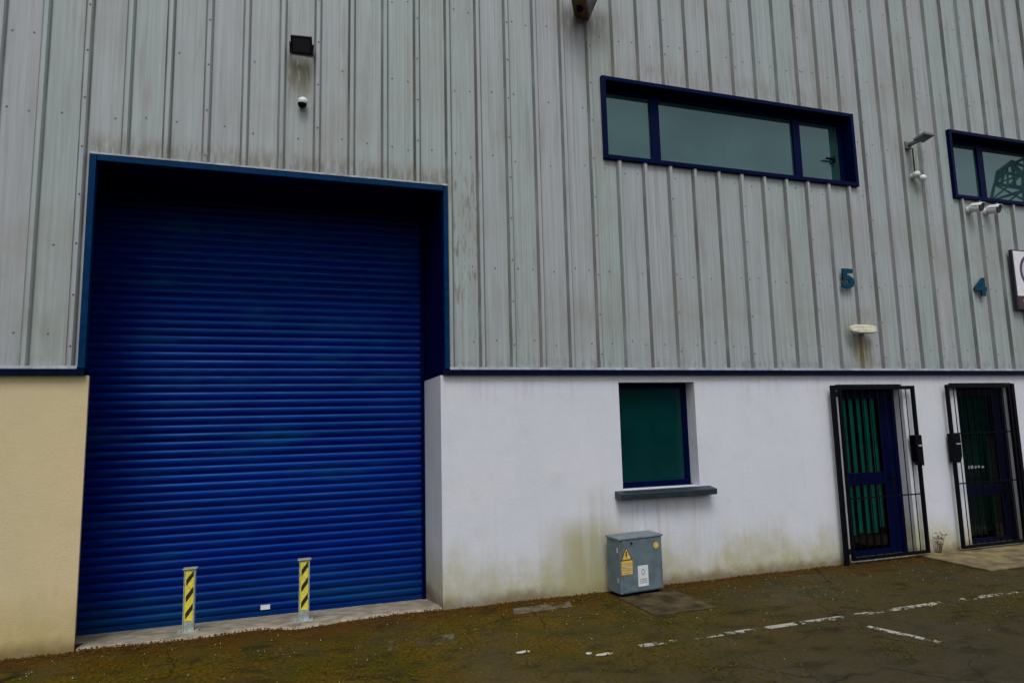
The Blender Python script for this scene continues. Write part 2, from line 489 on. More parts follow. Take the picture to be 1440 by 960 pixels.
# plain sides, back and roof
s = MB()
s.box(WX0, WX0 + .1, .05, WD, 0, WH); s.box(WX1 - .1, WX1, .05, WD, 0, WH); s.box(WX0 + .1, WX1 - .1, WD - .1, WD, 0, WH)
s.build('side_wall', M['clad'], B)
s = MB(); s.prism([(-.25, WH), (WD / 2, WH + 1.6), (WD + .25, WH), (WD + .25, WH + .12), (WD / 2, WH + 1.72), (-.25, WH + .12)], 'x', WX0 - .2, WX1 + .2)
s.build('roof', M['roof'], B)

# rendered walls
LW = (1.55, 2.51, 1.03, 2.19)
D5 = (4.555, 5.60, .0, 2.15)
D4 = (6.54, 7.57, .0, 2.16)
ZT = 2.268
def wall_with_holes(mb, x0, x1, holes, depth):
    xs = sorted({x0, x1, *[h[0] for h in holes], *[h[1] for h in holes]})
    for xa, xb in zip(xs, xs[1:]):
        h = [q for q in holes if q[0] <= xa and q[1] >= xb]
        segs = [(0, ZT)]
        if h:
            segs = []
            if h[0][2] > 0: segs.append((0, h[0][2]))
            segs.append((h[0][3], ZT))
        for za, zb in segs: mb.face([(xa, 0, za), (xb, 0, za), (xb, 0, zb), (xa, 0, zb)])
    for a, b_, q, t in holes:
        mb.face([(a, 0, q), (a, depth, q), (a, depth, t), (a, 0, t)])
        mb.face([(b_, 0, q), (b_, 0, t), (b_, depth, t), (b_, depth, q)])
        mb.face([(a, 0, t), (a, depth, t), (b_, depth, t), (b_, 0, t)])
        if q > 0: mb.face([(a, 0, q), (b_, 0, q), (b_, depth, q), (a, depth, q)])
YS = .93                                       # plane of the roller shutter
w = MB(); w.open = True
wall_with_holes(w, -.435, WX1, [LW, D5, D4], .32)
w.face([(-.435, 0, -.2), (-.435, 0, ZT), (-.435, YS + .03, ZT), (-.435, YS + .03, -.2)])          # jamb
w.build('rendered_wall', M['render'], B)
w = MB(); w.open = True
w.face([(WX0, 0, 0), (-3.512, 0, 0), (-3.512, 0, ZT), (WX0, 0, ZT)])
w.face([(-3.512, 0, -.2), (-3.570, .25, -.2), (-3.570, .25, ZT), (-3.512, 0, ZT)])
w.face([(-3.570, .25, -.2), (-3.93, .25, -.2), (-3.93, .25, ZT), (-3.570, .25, ZT)])
tag(w.build('rendered_wall', M['cream'], B), 'cream painted rendered wall left of the roller door')

# drip flashing between render and cladding, and its pale closure
for xa, xb in ((WX0, DX0 + .055), (DX1 - .062, WX1)):
    f = MB(); f.prism([(.0, 2.269), (-.055, 2.269), (-.058, 2.318), (-.004, 2.326), (.0, 2.326)], 'x', xa, xb)
    f.build('drip_flashing', M['drip'], B)
for xa, xb in ((WX0, DX0 - .003), (DX1 + .003, WX1)):
    f = MB(); f.prism([(.01, 2.327), (-.060, 2.3195), (-.060, 2.324), (-.042, 2.348), (.01, 2.348)], 'x', xa, xb)
    f.build('flashing_closure', M['edge'], B)

# roller door: surround, lining, shutter
f = MB(); t = .055
f.box(DX0, DX0 + t, -.052, .02, 2.327, DZ)
f.box(DX1 - t * .8, DX1, -.052, .02, 2.327, DZ)
f.box(DX0 + t + .001, DX1 - t * .8 - .001, -.050, .02, DZ - t, DZ - .001)
f.build('door_surround', M['blue'], B, .004)
f = MB(); f.prism([(.02, DZ + .001), (-.054, DZ + .001), (-.054, DZ + .006), (-.030, DZ + .028), (.02, DZ + .028)], 'x', DX0, DX1)
f.build('flashing_closure', M['edge'], B)
f = MB(); f.open = True
xi0, xi1 = DX0 + t, DX1 - t * .8
zt_ = DZ - t
f.face([(xi1, .02, ZT), (xi1, .02, zt_), (-.43, YS + .03, zt_), (-.43, YS + .03, ZT)])
f.face([(xi1, .02, ZT + .001), (-.43, YS + .03, ZT + .001), (-.436, YS + .03, ZT + .001), (-.436, .0, ZT + .001)])
f.face([(xi0, .02, ZT), (-3.597, .25, ZT), (-3.597, .25, zt_), (xi0, .02, zt_)])
f.face([(-3.597, .25, ZT), (-3.93, .25, ZT), (-3.93, .25, zt_), (-3.597, .25, zt_)])
f.face([(-3.93, .25, -.2), (-3.93, YS + .03, -.2), (-3.93, YS + .03, zt_), (-3.93, .25, zt_)])
f.face([(-3.93, .02, zt_), (-3.93, YS + .03, zt_), (-.43, YS + .03, zt_), (xi1, .02, zt_)])
f.build('door_lining', M['soffit'], B)

SP = .0828
sh = MB(); sh.open = True
prof = []
z = -.065; i = 0
while z < 4.32:
    for a, y in ((0, .009), (.10, .001), (.30, -.008), (.50, -.011), (.70, -.009), (.88, -.002), (.96, .009)):
        prof.append((z + a * SP, YS + y))
    z += SP
NX = 36
def dent(x, z): return .007 * mnoise.noise((x * .9, 0, z * 1.6)) + .0025 * mnoise.noise((x * 3.1, 5, z * 4))
for (za, ya), (zb, yb) in zip(prof, prof[1:]):
    for q in range(NX):
        xa = -3.925 + 3.488 * q / NX; xb = -3.925 + 3.488 * (q + 1) / NX
        sh.face([(xa, ya + dent(xa, za), za), (xb, ya + dent(xb, za), za), (xb, yb + dent(xb, zb), zb), (xa, yb + dent(xa, zb), zb)])
SH = sh.build('roller_shutter', M['shutter'], B, smooth=True)
for p_ in SH.data.polygons: pass
tag(SH, 'blue slatted roller shutter, fully lowered')
f = MB(); f.box(-3.92, -.442, YS - .02, YS + .02, -.113, -.062); f.build('bottom_rail', M['shutter'], SH, .004)
f = MB(); f.box(-3.915, -3.85, YS - .06, YS - .024, -.11, DZ - t - .01); f.build('guide_rail', M['soffit'], SH, .003)
f = MB(); f.box(-.475, -.439, YS - .06, YS - .024, -.11, DZ - t - .01); f.build('guide_rail', M['soffit'], SH, .003)
f = MB(); f.box(-2.125, -2.035, YS - .022, YS - .018, -.045, .000); f.build('sticker', M['stick_w'], SH)

# windows ------------------------------------------------------------------
def window(a, b_, q, t_, depth, mull, pane_mat, trim=.05, fr=.055, proud=.052):
    f = MB()
    if proud:
        f.box(a, a + trim, -proud, depth + .05, q, t_); f.box(b_ - trim, b_, -proud, depth + .05, q, t_)
        f.box(a + trim, b_ - trim, -proud + .001, depth + .05, q, q + trim); f.box(a + trim, b_ - trim, -proud + .001, depth + .05, t_ - trim, t_)
        a, b_, q, t_ = a + trim, b_ - trim, q + trim, t_ - trim
    f.box(a, a + fr, depth, depth + .06, q, t_); f.box(b_ - fr, b_, depth, depth + .06, q, t_)
    f.box(a + fr, b_ - fr, depth + .001, depth + .06, q, q + fr); f.box(a + fr, b_ - fr, depth + .001, depth + .06, t_ - fr, t_)
    for ma, mb_ in mull: f.box(ma, mb_, depth - .004, depth + .058, q + fr, t_ - fr)
    W = f.build('window', M['navy'], B, .004)
    xs_ = [a + fr] + [v for m_ in mull for v in m_] + [b_ - fr]
    for k in range(0, len(xs_), 2):
        g_ = MB(); g_.face([(xs_[k], depth + .025, q + fr), (xs_[k + 1], depth + .025, q + fr), (xs_[k + 1], depth + .025, t_ - fr), (xs_[k], depth + .025, t_ - fr)])
        g_.build('pane', pane_mat, W)
    return W
wa = window(*W1, .12, [(2.195, 2.315), (4.30, 4.415)], M['upglass'])
tag(wa, 'long upper window with three panes and deep blue frame')
h = MB(); h.box(4.80, 4.94, .085, .118, 5.135, 5.155); h.box(4.93, 4.955, .10, .125, 5.10, 5.19); h.build('handle', M['black'], wa, .004)
wb = window(*W2, .12, [(7.60, 7.72), (9.70, 9.815)], M['upglass'])
tag(wb, 'upper window at the right edge, reflecting a steel tower')
wc = window(*LW, .17, [], M['dkglass'], fr=.06, proud=0)
tag(wc, 'small ground floor window with dark green glass')
f = MB(); f.prism([(.172, LW[2] + .004), (.172, .955), (.0, .945), (-.135, .938), (-.140, 1.000), (-.0, 1.022)], 'x', LW[0] - .10, LW[1] + .13)
f.build('window_sill', M['slate'], wc, .006)

# doors --------------------------------------------------------------------
def door(a, b_, t_, depth, glass, mid, stile_r, name_label, fm='navy'):
    f = MB()
    f.box(a, a + .06, depth, depth + .07, .03, t_); f.box(b_ - .06, b_, depth, depth + .07, .03, t_); f.box(a + .06, b_ - .06, depth + .001, depth + .07, t_ - .07, t_)
    l0, l1 = a + .062, b_ - .062
    y0, y1 = depth + .012, depth + .058
    f.box(l0, l0 + .08, y0, y1, .045, t_ - .073); f.box(l1 - stile_r, l1, y0, y1, .045, t_ - .073)
    gx0, gx1 = l0 + .08, l1 - stile_r
    f.box(gx0, gx1, y0 + .001, y1, .045, .10); f.box(gx0, gx1, y0 + .001, y1, t_ - .17, t_ - .074)
    f.box(gx0, gx1, y0 + .001, y1, mid - .075, mid + .075)
    D = f.build('door', M[fm], B, .004)
    if name_label: tag(D, name_label)
    for za, zb in ((.10, mid - .075), (mid + .075, t_ - .17)):
        q = MB(); q.face([(gx0, y0 + .02, za), (gx1, y0 + .02, za), (gx1, y0 + .02, zb), (gx0, y0 + .02, zb)]); q.build('pane', glass, D)
    h = MB(); h.box(l1 - .09, l1 - .05, y0 - .012, y0 - .001, mid - .13, mid + .1); h.box(l1 - .17, l1 - .055, y0 - .05, y0 - .032, mid - .01, mid + .015); h.box(l1 - .08, l1 - .06, y0 - .05, y0 - .01, mid - .01, mid + .015)
    h.build('handle', M['black'], D, .003)
    s_ = MB(); s_.box(a + .002, b_ - .002, .02, depth + .05, .003, .03); s_.build('threshold', M['galv'], D, .004)
    return D, gx0, gx1, y1
d5, gx0, gx1, yb = door(*D5[:2], D5[3], .13, M['doorglass'], .97, .19, 'navy glazed door with pale vertical blinds behind green glass')
def blinds(D, gx0, gx1, yb, lo):
    x = gx0 + .03
    while x < gx1 + .06:
        end = lo + random.uniform(-.05, .09)
        f = MB(); R = Matrix.Translation((x, yb + .035, 0)) @ Matrix.Rotation(math.radians(-10 + random.uniform(-7, 7)), 4, 'Z')
        f.box(-.031, .031, -.0015, .0015, end, 2.02, 0, R); f.build('blind_slat', M['blind'], D)
        x += .118
blinds(d5, gx0, gx1, yb, .30)
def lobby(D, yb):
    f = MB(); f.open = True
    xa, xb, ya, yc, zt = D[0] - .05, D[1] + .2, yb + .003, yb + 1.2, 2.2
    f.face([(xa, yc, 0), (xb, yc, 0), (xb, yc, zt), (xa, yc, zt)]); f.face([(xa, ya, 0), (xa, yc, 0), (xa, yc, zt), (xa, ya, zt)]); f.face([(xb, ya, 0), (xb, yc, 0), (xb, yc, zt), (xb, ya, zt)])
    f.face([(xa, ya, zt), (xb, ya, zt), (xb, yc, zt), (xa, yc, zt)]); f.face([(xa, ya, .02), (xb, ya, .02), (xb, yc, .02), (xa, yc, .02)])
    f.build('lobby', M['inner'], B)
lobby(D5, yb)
d4, hx0, hx1, yb4 = door(*D4[:2], D4[3], .13, M['dark4'], .72, .12, 'navy glazed door with nearly black glass', 'navydark')
blinds(d4, hx0, hx1, yb4, .16); lobby(D4, yb4)
f = MB(); xx = hx0 + .12
for k in range(5):
    ww = random.uniform(.035, .055)
    f.box(xx, xx + ww, .155, .1595, 1.015 + random.uniform(-.006, .006), 1.045 + random.uniform(-.006, .01)); xx += ww + .022
f.build('sticker', M['inkgrey'], d4)

# ------------------------------------------------------------------ security gates
def gate(name, label, x0, x1, top, lock_right, hinge_gap, rails):
    """x0..x1 : outer edges of the leaf; hinge post on the other side of the lock"""
    Y0 = -.075
    T = thing(name, label, 'security gate', ((x0 + x1) / 2, Y0, 0), 'black steel security gates')
    s_ = .036
    f = MB(); f.box(x0, x0 + s_, Y0 - .02, Y0 + .02, .05, top); f.box(x1 - s_, x1, Y0 - .02, Y0 + .02, .05, top)
    f.box(x0 + s_, x1 - s_, Y0 - .018, Y0 + .018, top - .045, top); f.box(x0 + s_, x1 - s_, Y0 - .018, Y0 + .018, .05, .085)
    f.build('leaf_frame', M['black'], T, .003)
    for z in rails:
        q = MB(); q.box(x0 + s_, x1 - s_, Y0 - .004, Y0 + .004, z - .008, z + .008); q.build('cross_rail', M['black'], T)
    n = max(2, round((x1 - x0) / .118)); st = (x1 - x0 - s_) / n
    for k in range(1, n):
        xx = x0 + s_ / 2 + st * k
        q = MB(); q.tube((xx, Y0, .085), (xx, Y0, top - .045), .006, n=8); q.build('bar', M['black'], T, smooth=False)
    hp = x0 - hinge_gap - .055 if lock_right else x1 + hinge_gap
    q = MB(); q.box(hp, hp + .055, Y0 - .02, Y0 + .02, .0, top + .01); q.build('hinge_post', M['black'], T, .004)
    hx = (hp + .055, x0) if lock_right else (x1, hp)
    for z in (.16, top - .10):
        q = MB(); q.box(hx[0], hx[1], Y0 - .012, Y0 + .012, z - .03, z + .03); q.build('hinge', M['black'], T)
    lx = x1 - .10 if lock_right else x0 - .012
    q = MB(); q.prism([(lx, 1.40), (lx + .02, 1.17), (lx + .06, 1.12), (lx + .112, 1.12), (lx + .112, 1.50), (lx, 1.50)] if lock_right else
                      [(lx, 1.50), (lx + .125, 1.50), (lx + .125, 1.22), (lx + .09, 1.13), (lx, 1.13)], 'y', Y0 - .045, Y0 + .045)
    q.build('lock_box', M['black'], T, .006)
    q = MB(); q.box(lx + .03, lx + .10, Y0 - .062, Y0 - .0455, 1.36, 1.378); q.build('bolt', M['galv'], T, .002)
    # header: the angle that stops the leaf
    q = MB(); q.box(x0 + (.02 if lock_right else .14), x1 - (.20 if lock_right else .12), Y0 + .024, -.003, top - .035, top + .022); q.build('header', M['black'], T, .003)
    return T
gate('security_gate', 'black barred security gate below the number 5, lock box on its right', 4.50, 5.71, 2.125, True, .06, (.77,))
gate('security_gate', 'black barred security gate below the number 4, lock box on its left', 6.27, 7.42, 2.135, False, .03, (.86, 1.50))

# ------------------------------------------------------------------ bollards
def bollard(x, y, z, label):
    T = thing('bollard', label, 'bollard', (x, y, z), 'striped steel bollards before the roller door')
    H = .545
    # H-section: two flanges seen edge on beside the taped web
    q = MB()
    q.box(x - .047, x - .037, y - .038, y + .038, z, z + H); q.box(x + .037, x + .047, y - .038, y + .038, z, z + H)
    q.box(x - .0365, x + .0365, y - .03, y - .022, z, z + H)
    q.build('post', M['galv'], T, .002)
    q = MB(); q.box(x - .085, x + .085, y - .07, y + .07, z - .004, z + .008)
    q.build('base_plate', M['galv'], T, .002)
    q = MB(); q.box(x - .060, x + .060, y - .048, y + .048, z + H + .0005, z + H + .006); q.build('cap', M['galv'], T, .002)
    # tape: yellow with slanted black bands
    yf = y - .0325; z0, z1 = z + .10, z + H - .012
    q = MB(); q.box(x - .0355, x + .0355, yf, y - .0305, z0, z1)
    for k in range(3):
        zz = z0 + .012 + k * .145
        a = [(x - .026, zz), (x - .026, zz + .056), (x + .033, zz + .138), (x + .033, zz + .082)]
        a = [(p[0], min(p[1], z1)) for p in a]
        q.prism(a, 'y', yf - .0012, yf - .0002, 1)
    q.build('hazard_tape', [M['yellow'], M['tapeblk']], T)
    return T
b1 = bollard(-2.70, .27, -.008, 'black and yellow striped steel bollard, the left of the two before the blue shutter')
b2 = copy_tree(b1); b2.location = (-1.715, .17, .006)
b2['label'] = 'black and yellow striped steel bollard, the right of the two, near the small white sticker'

# door threshold: a cast strip with a broken front edge
q = MB(); q.open = True
n = 60; fr = []; 
for k in range(n + 1):
    x = -3.505 + (3.505 - .44) * k / n
    y = .03 + .05 * mnoise.noise((x * 2.3, 1.7, 0)) + .025 * mnoise.noise((x * 9, 4, 0))
    y -= .10 * math.exp(-((x + 1.72) / .28) ** 2) + .03 * math.exp(-((x + 2.7) / .25) ** 2)
    fr.append((x, y))
zb_ = -.115
for (xa, ya), (xb, yb_) in zip(fr, fr[1:]):
    q.face([(xa, ya, .0), (xb, yb_, .0), (xb, yb_ + .012, .018), (xa, ya + .012, .018)])
    q.face([(xa, ya + .012, .018), (xb, yb_ + .012, .018), (xb, .15, .010), (xa, .15, .010)])
    q.face([(xa, .15, .010), (xb, .15, .010), (xb, YS + .03, zb_), (xa, YS + .03, zb_)])
q.face([(-3.93, .25, .010 - .1 / .81 * .125), (-3.505, .25, .010 - .1 / .81 * .125), (-3.505, YS + .03, zb_), (-3.93, YS + .03, zb_)])
q.face([(-.44, .15, .010), (-.4345, .15, .010), (-.4345, YS + .03, zb_), (-.44, YS + .03, zb_)])
tag(q.build('door_threshold', M['concrete']), kind='structure')

# ------------------------------------------------------------------ meter cabinet
T = thing('utility_cabinet', 'blue grey steel utility cabinet with warning stickers, standing against the white wall', 'utility cabinet', (1.57, -.165, 0))
T.rotation_euler.z = math.radians(7)
x0, x1, y0, y1 = 1.305, 1.835, -.272, -.045
q = MB(); q.box(x0, x1, y0, y1, .036, .565); q.build('cabinet_body', M['boxgrey'], T, .005)
q = MB(); q.box(x0 + .03, x1 - .02, y0 + .05, y1 - .003, .0, .0355); q.build('plinth', M['black'], T)
q = MB(); q.prism([(y0 - .014, .5655), (y1, .5655), (y1, .592), (y0 - .014, .584)], 'x', x0 - .012, x1 + .012); q.build('lid', M['boxlid'], T, .004)
q = MB(); q.box(x0 + .035, x1 - .012, y0 - .006, y0 - .0005, .048, .556); q.build('cabinet_door', M['boxgrey'], T, .003)
yf = y0 - .0065
ox, oz = -.028, .030                     # the stickers sit on the cabinet door
q = MB()
def P2(pts): return [(p[0] + ox, p[1] + oz) for p in pts]
def P3(pts): return [(1.4125 + (p[0] - 1.4825) * 1.22 + ox, .335 + (p[1] - .385) * 1.15 + oz) for p in pts]
q.prism(P3([(1.425, .385), (1.540, .385), (1.4825, .500)]), 'y', yf - .0015, yf, 1)
q.prism(P3([(1.437, .392), (1.528, .392), (1.4825, .485)]), 'y', yf - .0025, yf - .0016, 0)
q.prism(P3([(1.476, .462), (1.490, .462), (1.484, .436), (1.494, .436), (1.474, .400), (1.480, .426), (1.472, .426)]), 'y', yf - .0035, yf - .0026, 1)
q.build('warning_triangle', [M['stick_y'], M['ink']], T)
q = MB(); q.box(1.346 + ox, 1.482 + ox, yf - .0015, yf, .195 + oz, .329 + oz)
for k in range(5): q.box(1.358 + ox, 1.470 + ox - random.random() * .02, yf - .0024, yf - .0016, .212 + oz + k * .022, .219 + oz + k * .022, 1)
q.build('warning_notice', [M['stick_y'], M['inkgrey']], T)
q = MB(); oz = -.065
q.box(1.545 + ox, 1.672 + ox, yf - .0015, yf, .155 + oz, .360 + oz)
for k in range(14):
    a = 2 * math.pi * k / 14; b_ = 2 * math.pi * (k + 1) / 14
    q.prism(P2([(1.608 + .022 * math.cos(a), .295 + .030 * math.sin(a)), (1.608 + .022 * math.cos(b_), .295 + .030 * math.sin(b_)), (1.608 + .014 * math.cos(b_), .295 + .020 * math.sin(b_)), (1.608 + .014 * math.cos(a), .295 + .020 * math.sin(a))]), 'y', yf - .0024, yf - .0016, 1)
for k in range(3): q.box(1.563 + ox, 1.653 + ox, yf - .0024, yf - .0016, .185 + oz + k * .018, .192 + oz + k * .018, 1)
q.build('information_label', [M['stick_w'], M['inkgrey']], T)
oz = -.012
q = MB(); q.prism([(1.785 + ox + .032 * math.cos(k * math.pi / 8), .490 + oz + .032 * math.sin(k * math.pi / 8)) for k in range(16)], 'y', yf - .0015, yf); q.build('round_sticker', M['stick_y'], T)
q = MB(); q.tube((1.478 + ox, yf, .540 + oz), (1.478 + ox, yf - .012, .540 + oz), .010, n=10); q.build('lock', M['black'], T)
for z in (.14, .44):
    q = MB(); q.box(x0 - .006, x0 + .0, y0 + .02, y0 + .045, z, z + .05); q.build('hinge', M['galv'], T, .002)

# ------------------------------------------------------------------ lamps and sensors
def rot(rx=0, ry=0, rz=0, loc=(0, 0, 0)):
    return Matrix.Translation(loc) @ Matrix.Rotation(math.radians(rz), 4, 'Z') @ Matrix.Rotation(math.radians(ry), 4, 'Y') @ Matrix.Rotation(math.radians(rx), 4, 'X')

# small black LED floodlight above the roller door
T = thing('floodlight', 'small black square floodlight on the cladding above the blue roller door', 'floodlight', (-1.83, 0, 5.58))
R = rot(38, 0, -6, (-1.815, -.135, 5.505))       # face looks out and down
q = MB(); q.box(-.100, .100, -.022, .022, -.085, .085, 0, R)
for k in range(6): q.box(-.085 + k * .03, -.075 + k * .03, .0225, .040, -.07, .07, 0, R)
q.build('housing', M['blackp'], T, .008)
q = MB(); q.box(-.078, .078, -.0245, -.0225, -.062, .062, 0, R); q.build('lens', M['lens'], T)
q = MB(); q.box(-1.93, -1.915, -.15, -.002, 5.490, 5.520); q.box(-1.715, -1.70, -.15, -.002, 5.490, 5.520); q.box(-1.913, -1.717, -.014, -.002, 5.485, 5.525); q.build('bracket', M['black'], T, .002)

T = thing('motion_sensor', 'small white round sensor on the cladding below the black floodlight', 'motion sensor', (-1.80, 0, 4.98))
q = MB(); q.tube((-1.80, -.001, 4.945), (-1.80, -.022, 4.945), .033, .030, 16); q.build('mount', M['white'], T)
q = MB(); q.ball((-1.795, -.060, 4.960), .047, .045, .044); q.build('sensor_head', M['white'], T, smooth=True)
q = MB(); q.ball((-1.802, -.062, 4.938), .044, .042, .048, nv=5, v0=-90, v1=-5); q.build('sensor_lens', M['black'], T, smooth=True)

# large brown floodlight at the top
T = thing('floodlight', 'rusty brown floodlight high on the cladding, cut by the top of the photo', 'floodlight', (1.22, 0, 6.62))
R = rot(28, 0, 60, (1.22, -.22, 6.52))
q = MB(); q.prism([(-.21, -.12), (.21, -.12), (.16, .15), (-.16, .15)], 'y', -.09, .10, 0, R); q.build('housing', M['brown'], T, .012)
q = MB(); q.prism([(-.14, -.095), (.14, -.095), (.10, .105), (-.10, .105)], 'y', -.093, -.0905, 0, R); q.build('lens', M['lens'], T)
q = MB(); q.ball((1.165, -.20, 6.400), .045, .045, .04, nu=10, nv=6); q.build('knuckle', M['black'], T, smooth=True)
q = MB(); q.box(1.19, 1.25, -.20, -.002, 6.60, 6.63);  q.tube((1.22, -.002, 6.615), (1.22, -.05, 6.615), .05, .045, 14); q.build('bracket', M['black'], T, .003)

# grey floodlight and twin sensor between the two upper windows
T = thing('floodlight', 'small grey floodlight on an arm between the two upper windows', 'floodlight', (6.15, 0, 5.44))
R = rot(78, 0, 4, (6.10, -.27, 5.425))
q = MB(); q.box(-.095, .095, -.018, .018, -.085, .085, 0, R); q.build('housing', M['greyp'], T, .006)
q = MB(); q.box(-.075, .075, -.0205, -.0185, -.065, .065, 0, R); q.build('lens', M['lens'], T)
q = MB(); q.box(6.07, 6.13, -.20, -.002, 5.395, 5.43); q.box(6.04, 6.15, -.045, -.001, 5.36, 5.46); q.build('bracket', M['greyp'], T, .003)
q = MB(); q.tube((6.155, -.045, 5.37), (6.155, -.045, 5.02), .008, n=8); q.build('cable', M['black'], T)
T = thing('motion_sensor', 'white twin headed sensor below the small grey floodlight', 'motion sensor', (6.17, 0, 4.94))
q = MB(); q.tube((6.15, -.001, 4.985), (6.15, -.05, 4.985), .04, .037, 16); q.build('mount', M['white'], T)
q = MB(); q.ball((6.135, -.085, 4.985), .046, .048, .044); q.build('sensor_head', M['white'], T, smooth=True)
q = MB(); q.ball((6.215, -.10, 4.935), .046, .048, .044); q.build('sensor_head', M['white'], T, smooth=True)
q = MB(); q.tube((6.14, -.05, 4.985), (6.205, -.06, 4.95), .018, n=10); q.build('joint', M['white'], T)

# CCTV cameras under the right window
def cctv(x, label):
    T = thing('security_camera', label, 'security camera', (x, 0, 4.60), 'white bullet cameras under the right upper window')
    q = MB(); q.tube((x, -.001, 4.585), (x, -.035, 4.585), .052, .05, 18); q.build('mount', M['white'], T, .003)
    a = Vector((x, -.055, 4.60)); d = Vector((.10, -1, -.20)).normalized()
    q = MB(); q.tube(a, a + d * .13, .060, n=20); q.build('camera_body', M['white'], T, .004)
    q = MB(); q.tube(a + d * .1305, a + d * .140, .057, .052, 20); q.build('lens', M['blackp'], T)
    up = Vector((0, 0, 1)); s_ = d.cross(up).normalized(); u = s_.cross(d)
    q = MB(); n = 8; rr = .068
    arc = [(math.cos(math.radians(20 + 140 * k / n)) * rr, math.sin(math.radians(20 + 140 * k / n)) * rr) for k in range(n + 1)]
    arc2 = [(p[0] * .94, p[1] * .94) for p in arc]
    for k in range(n):
        for A, Bq in ((arc, False), (arc2, True)):
            p0 = a + s_ * A[k][0] + u * A[k][1]; p1 = a + s_ * A[k + 1][0] + u * A[k + 1][1]
            q.face([p0 + d * .02, p1 + d * .02, p1 + d * .160, p0 + d * .160])
        p = [a + s_ * arc[k][0] + u * arc[k][1] + d * .160, a + s_ * arc[k + 1][0] + u * arc[k + 1][1] + d * .160, a + s_ * arc2[k + 1][0] + u * arc2[k + 1][1] + d * .160, a + s_ * arc2[k][0] + u * arc2[k][1] + d * .160]
        q.face(p)
    q.build('sun_shield', M['white'], T)
    q = MB(); q.tube((x, -.03, 4.575), a + d * .03 + Vector((0, 0, -.03)), .02, n=12); q.build('arm', M['greyp'], T)
    return T
c1 = cctv(7.13, 'white bullet security camera under the right window, the left of the pair')
c2 = copy_tree(c1); c2.location.x += .33; c2['label'] = 'white bullet security camera under the right window, the right of the pair'

# bulkhead lamp below number 5
T = thing('bulkhead_light', 'cream oblong bulkhead lamp on the cladding below the number 5', 'wall light', (4.94, 0, 2.83))
q = MB(); q.box(4.86, 5.02, -.075, -.0385, 2.80, 2.87); q.build('mount', M['creamp'], T, .008)
q = MB()
pts = []
for k in range(24):
    a = 2 * math.pi * k / 24
    pts.append((4.94 + .205 * (abs(math.cos(a)) ** .55) * (1 if math.cos(a) > 0 else -1), 2.835 + .055 * (abs(math.sin(a)) ** .6) * (1 if math.sin(a) > 0 else -1)))
q.prism(pts, 'y', -.135, -.0755); q.build('housing', M['creamp'], T, .015, seg=3)
q = MB(); q.prism([(4.94 + (p[0] - 4.94) * .80, 2.812 + (p[1] - 2.835) * .42) for p in pts], 'y', -.145, -.1355); q.build('diffuser', M['creamp'], T, .004)

# unit numbers
def numeral(ch, x, z, size, label):
    cu = bpy.data.curves.new('numeral', 'FONT'); cu.body = ch; cu.size = size; cu.extrude = .012; cu.offset = .012; cu.align_x = 'CENTER'; cu.resolution_u = 4
    tmp = bpy.data.objects.new('tmp', cu); COL.objects.link(tmp)
    dg = bpy.context.evaluated_depsgraph_get(); dg.update()
    me = bpy.data.meshes.new_from_object(tmp.evaluated_get(dg))
    bpy.data.objects.remove(tmp); bpy.data.curves.remove(cu)
    me.name = 'unit_number'; me.materials.clear(); me.materials.append(M['teal'])
    o = bpy.data.objects.new('unit_number', me); COL.objects.link(o)
    o.matrix_world = Matrix.Translation((x, -RD - .016, z)) @ Matrix.Rotation(math.radians(90), 4, 'X') @ Matrix.Diagonal((1.3, 1, 1, 1))
    return tag(o, label, 'number')
numeral('5', 4.82, 3.375, .335, 'teal blue raised number 5 on the cladding above the cream lamp')
numeral('4', 7.13, 3.365, .335, 'teal blue raised number 4 on the cladding left of the white sign')

# the sign at the right edge
T = thing('wall_sign', 'white wall sign with dark oval ring and maroon foot, at the right edge', 'sign', (8.4, 0, 3.15))
q = MB(); q.box(7.775, 9.15, -.085, -.039, 3.18, 4.04); q.build('sign_box', M['signd'], T, .004)
q = MB(); q.box(7.795, 9.13, -.0885, -.0855, 3.375, 4.02); q.build('face_panel', M['signw'], T)
q = MB(); q.box(7.795, 9.13, -.0885, -.0855, 3.20, 3.355); q.build('foot_band', M['signr'], T)
q = MB(); cx, cz, n = 8.115, 3.735, 48
for k in range(n):
    a = 2 * math.pi * k / n; b_ = 2 * math.pi * (k + 1) / n
    q.prism([(cx + .225 * math.cos(a), cz + .245 * math.sin(a)), (cx + .225 * math.cos(b_), cz + .245 * math.sin(b_)), (cx + .180 * math.cos(b_), cz + .205 * math.sin(b_)), (cx + .180 * math.cos(a), cz + .205 * math.sin(a))], 'y', -.0905, -.0887)
q.build('ring_emblem', M['ring'], T)
q = MB(); q.prism([(cx + .178 * math.cos(2 * math.pi * k / n), cz + .203 * math.sin(2 * math.pi * k / n)) for k in range(n)], 'y', -.0900, -.0887); q.build('emblem_disc', M['lilac'], T)
q = MB(); q.box(7.895, 8.25, -.0905, -.0887, 3.285, 3.325); q.build('lettering', M['lilac'], T)

# ------------------------------------------------------------------ ground details
def strip(name, mat, pts, z=.004, label=None):
    q = MB(); q.face([(p[0], p[1], z) for p in pts]); return tag(q.build(name, mat), kind='structure')
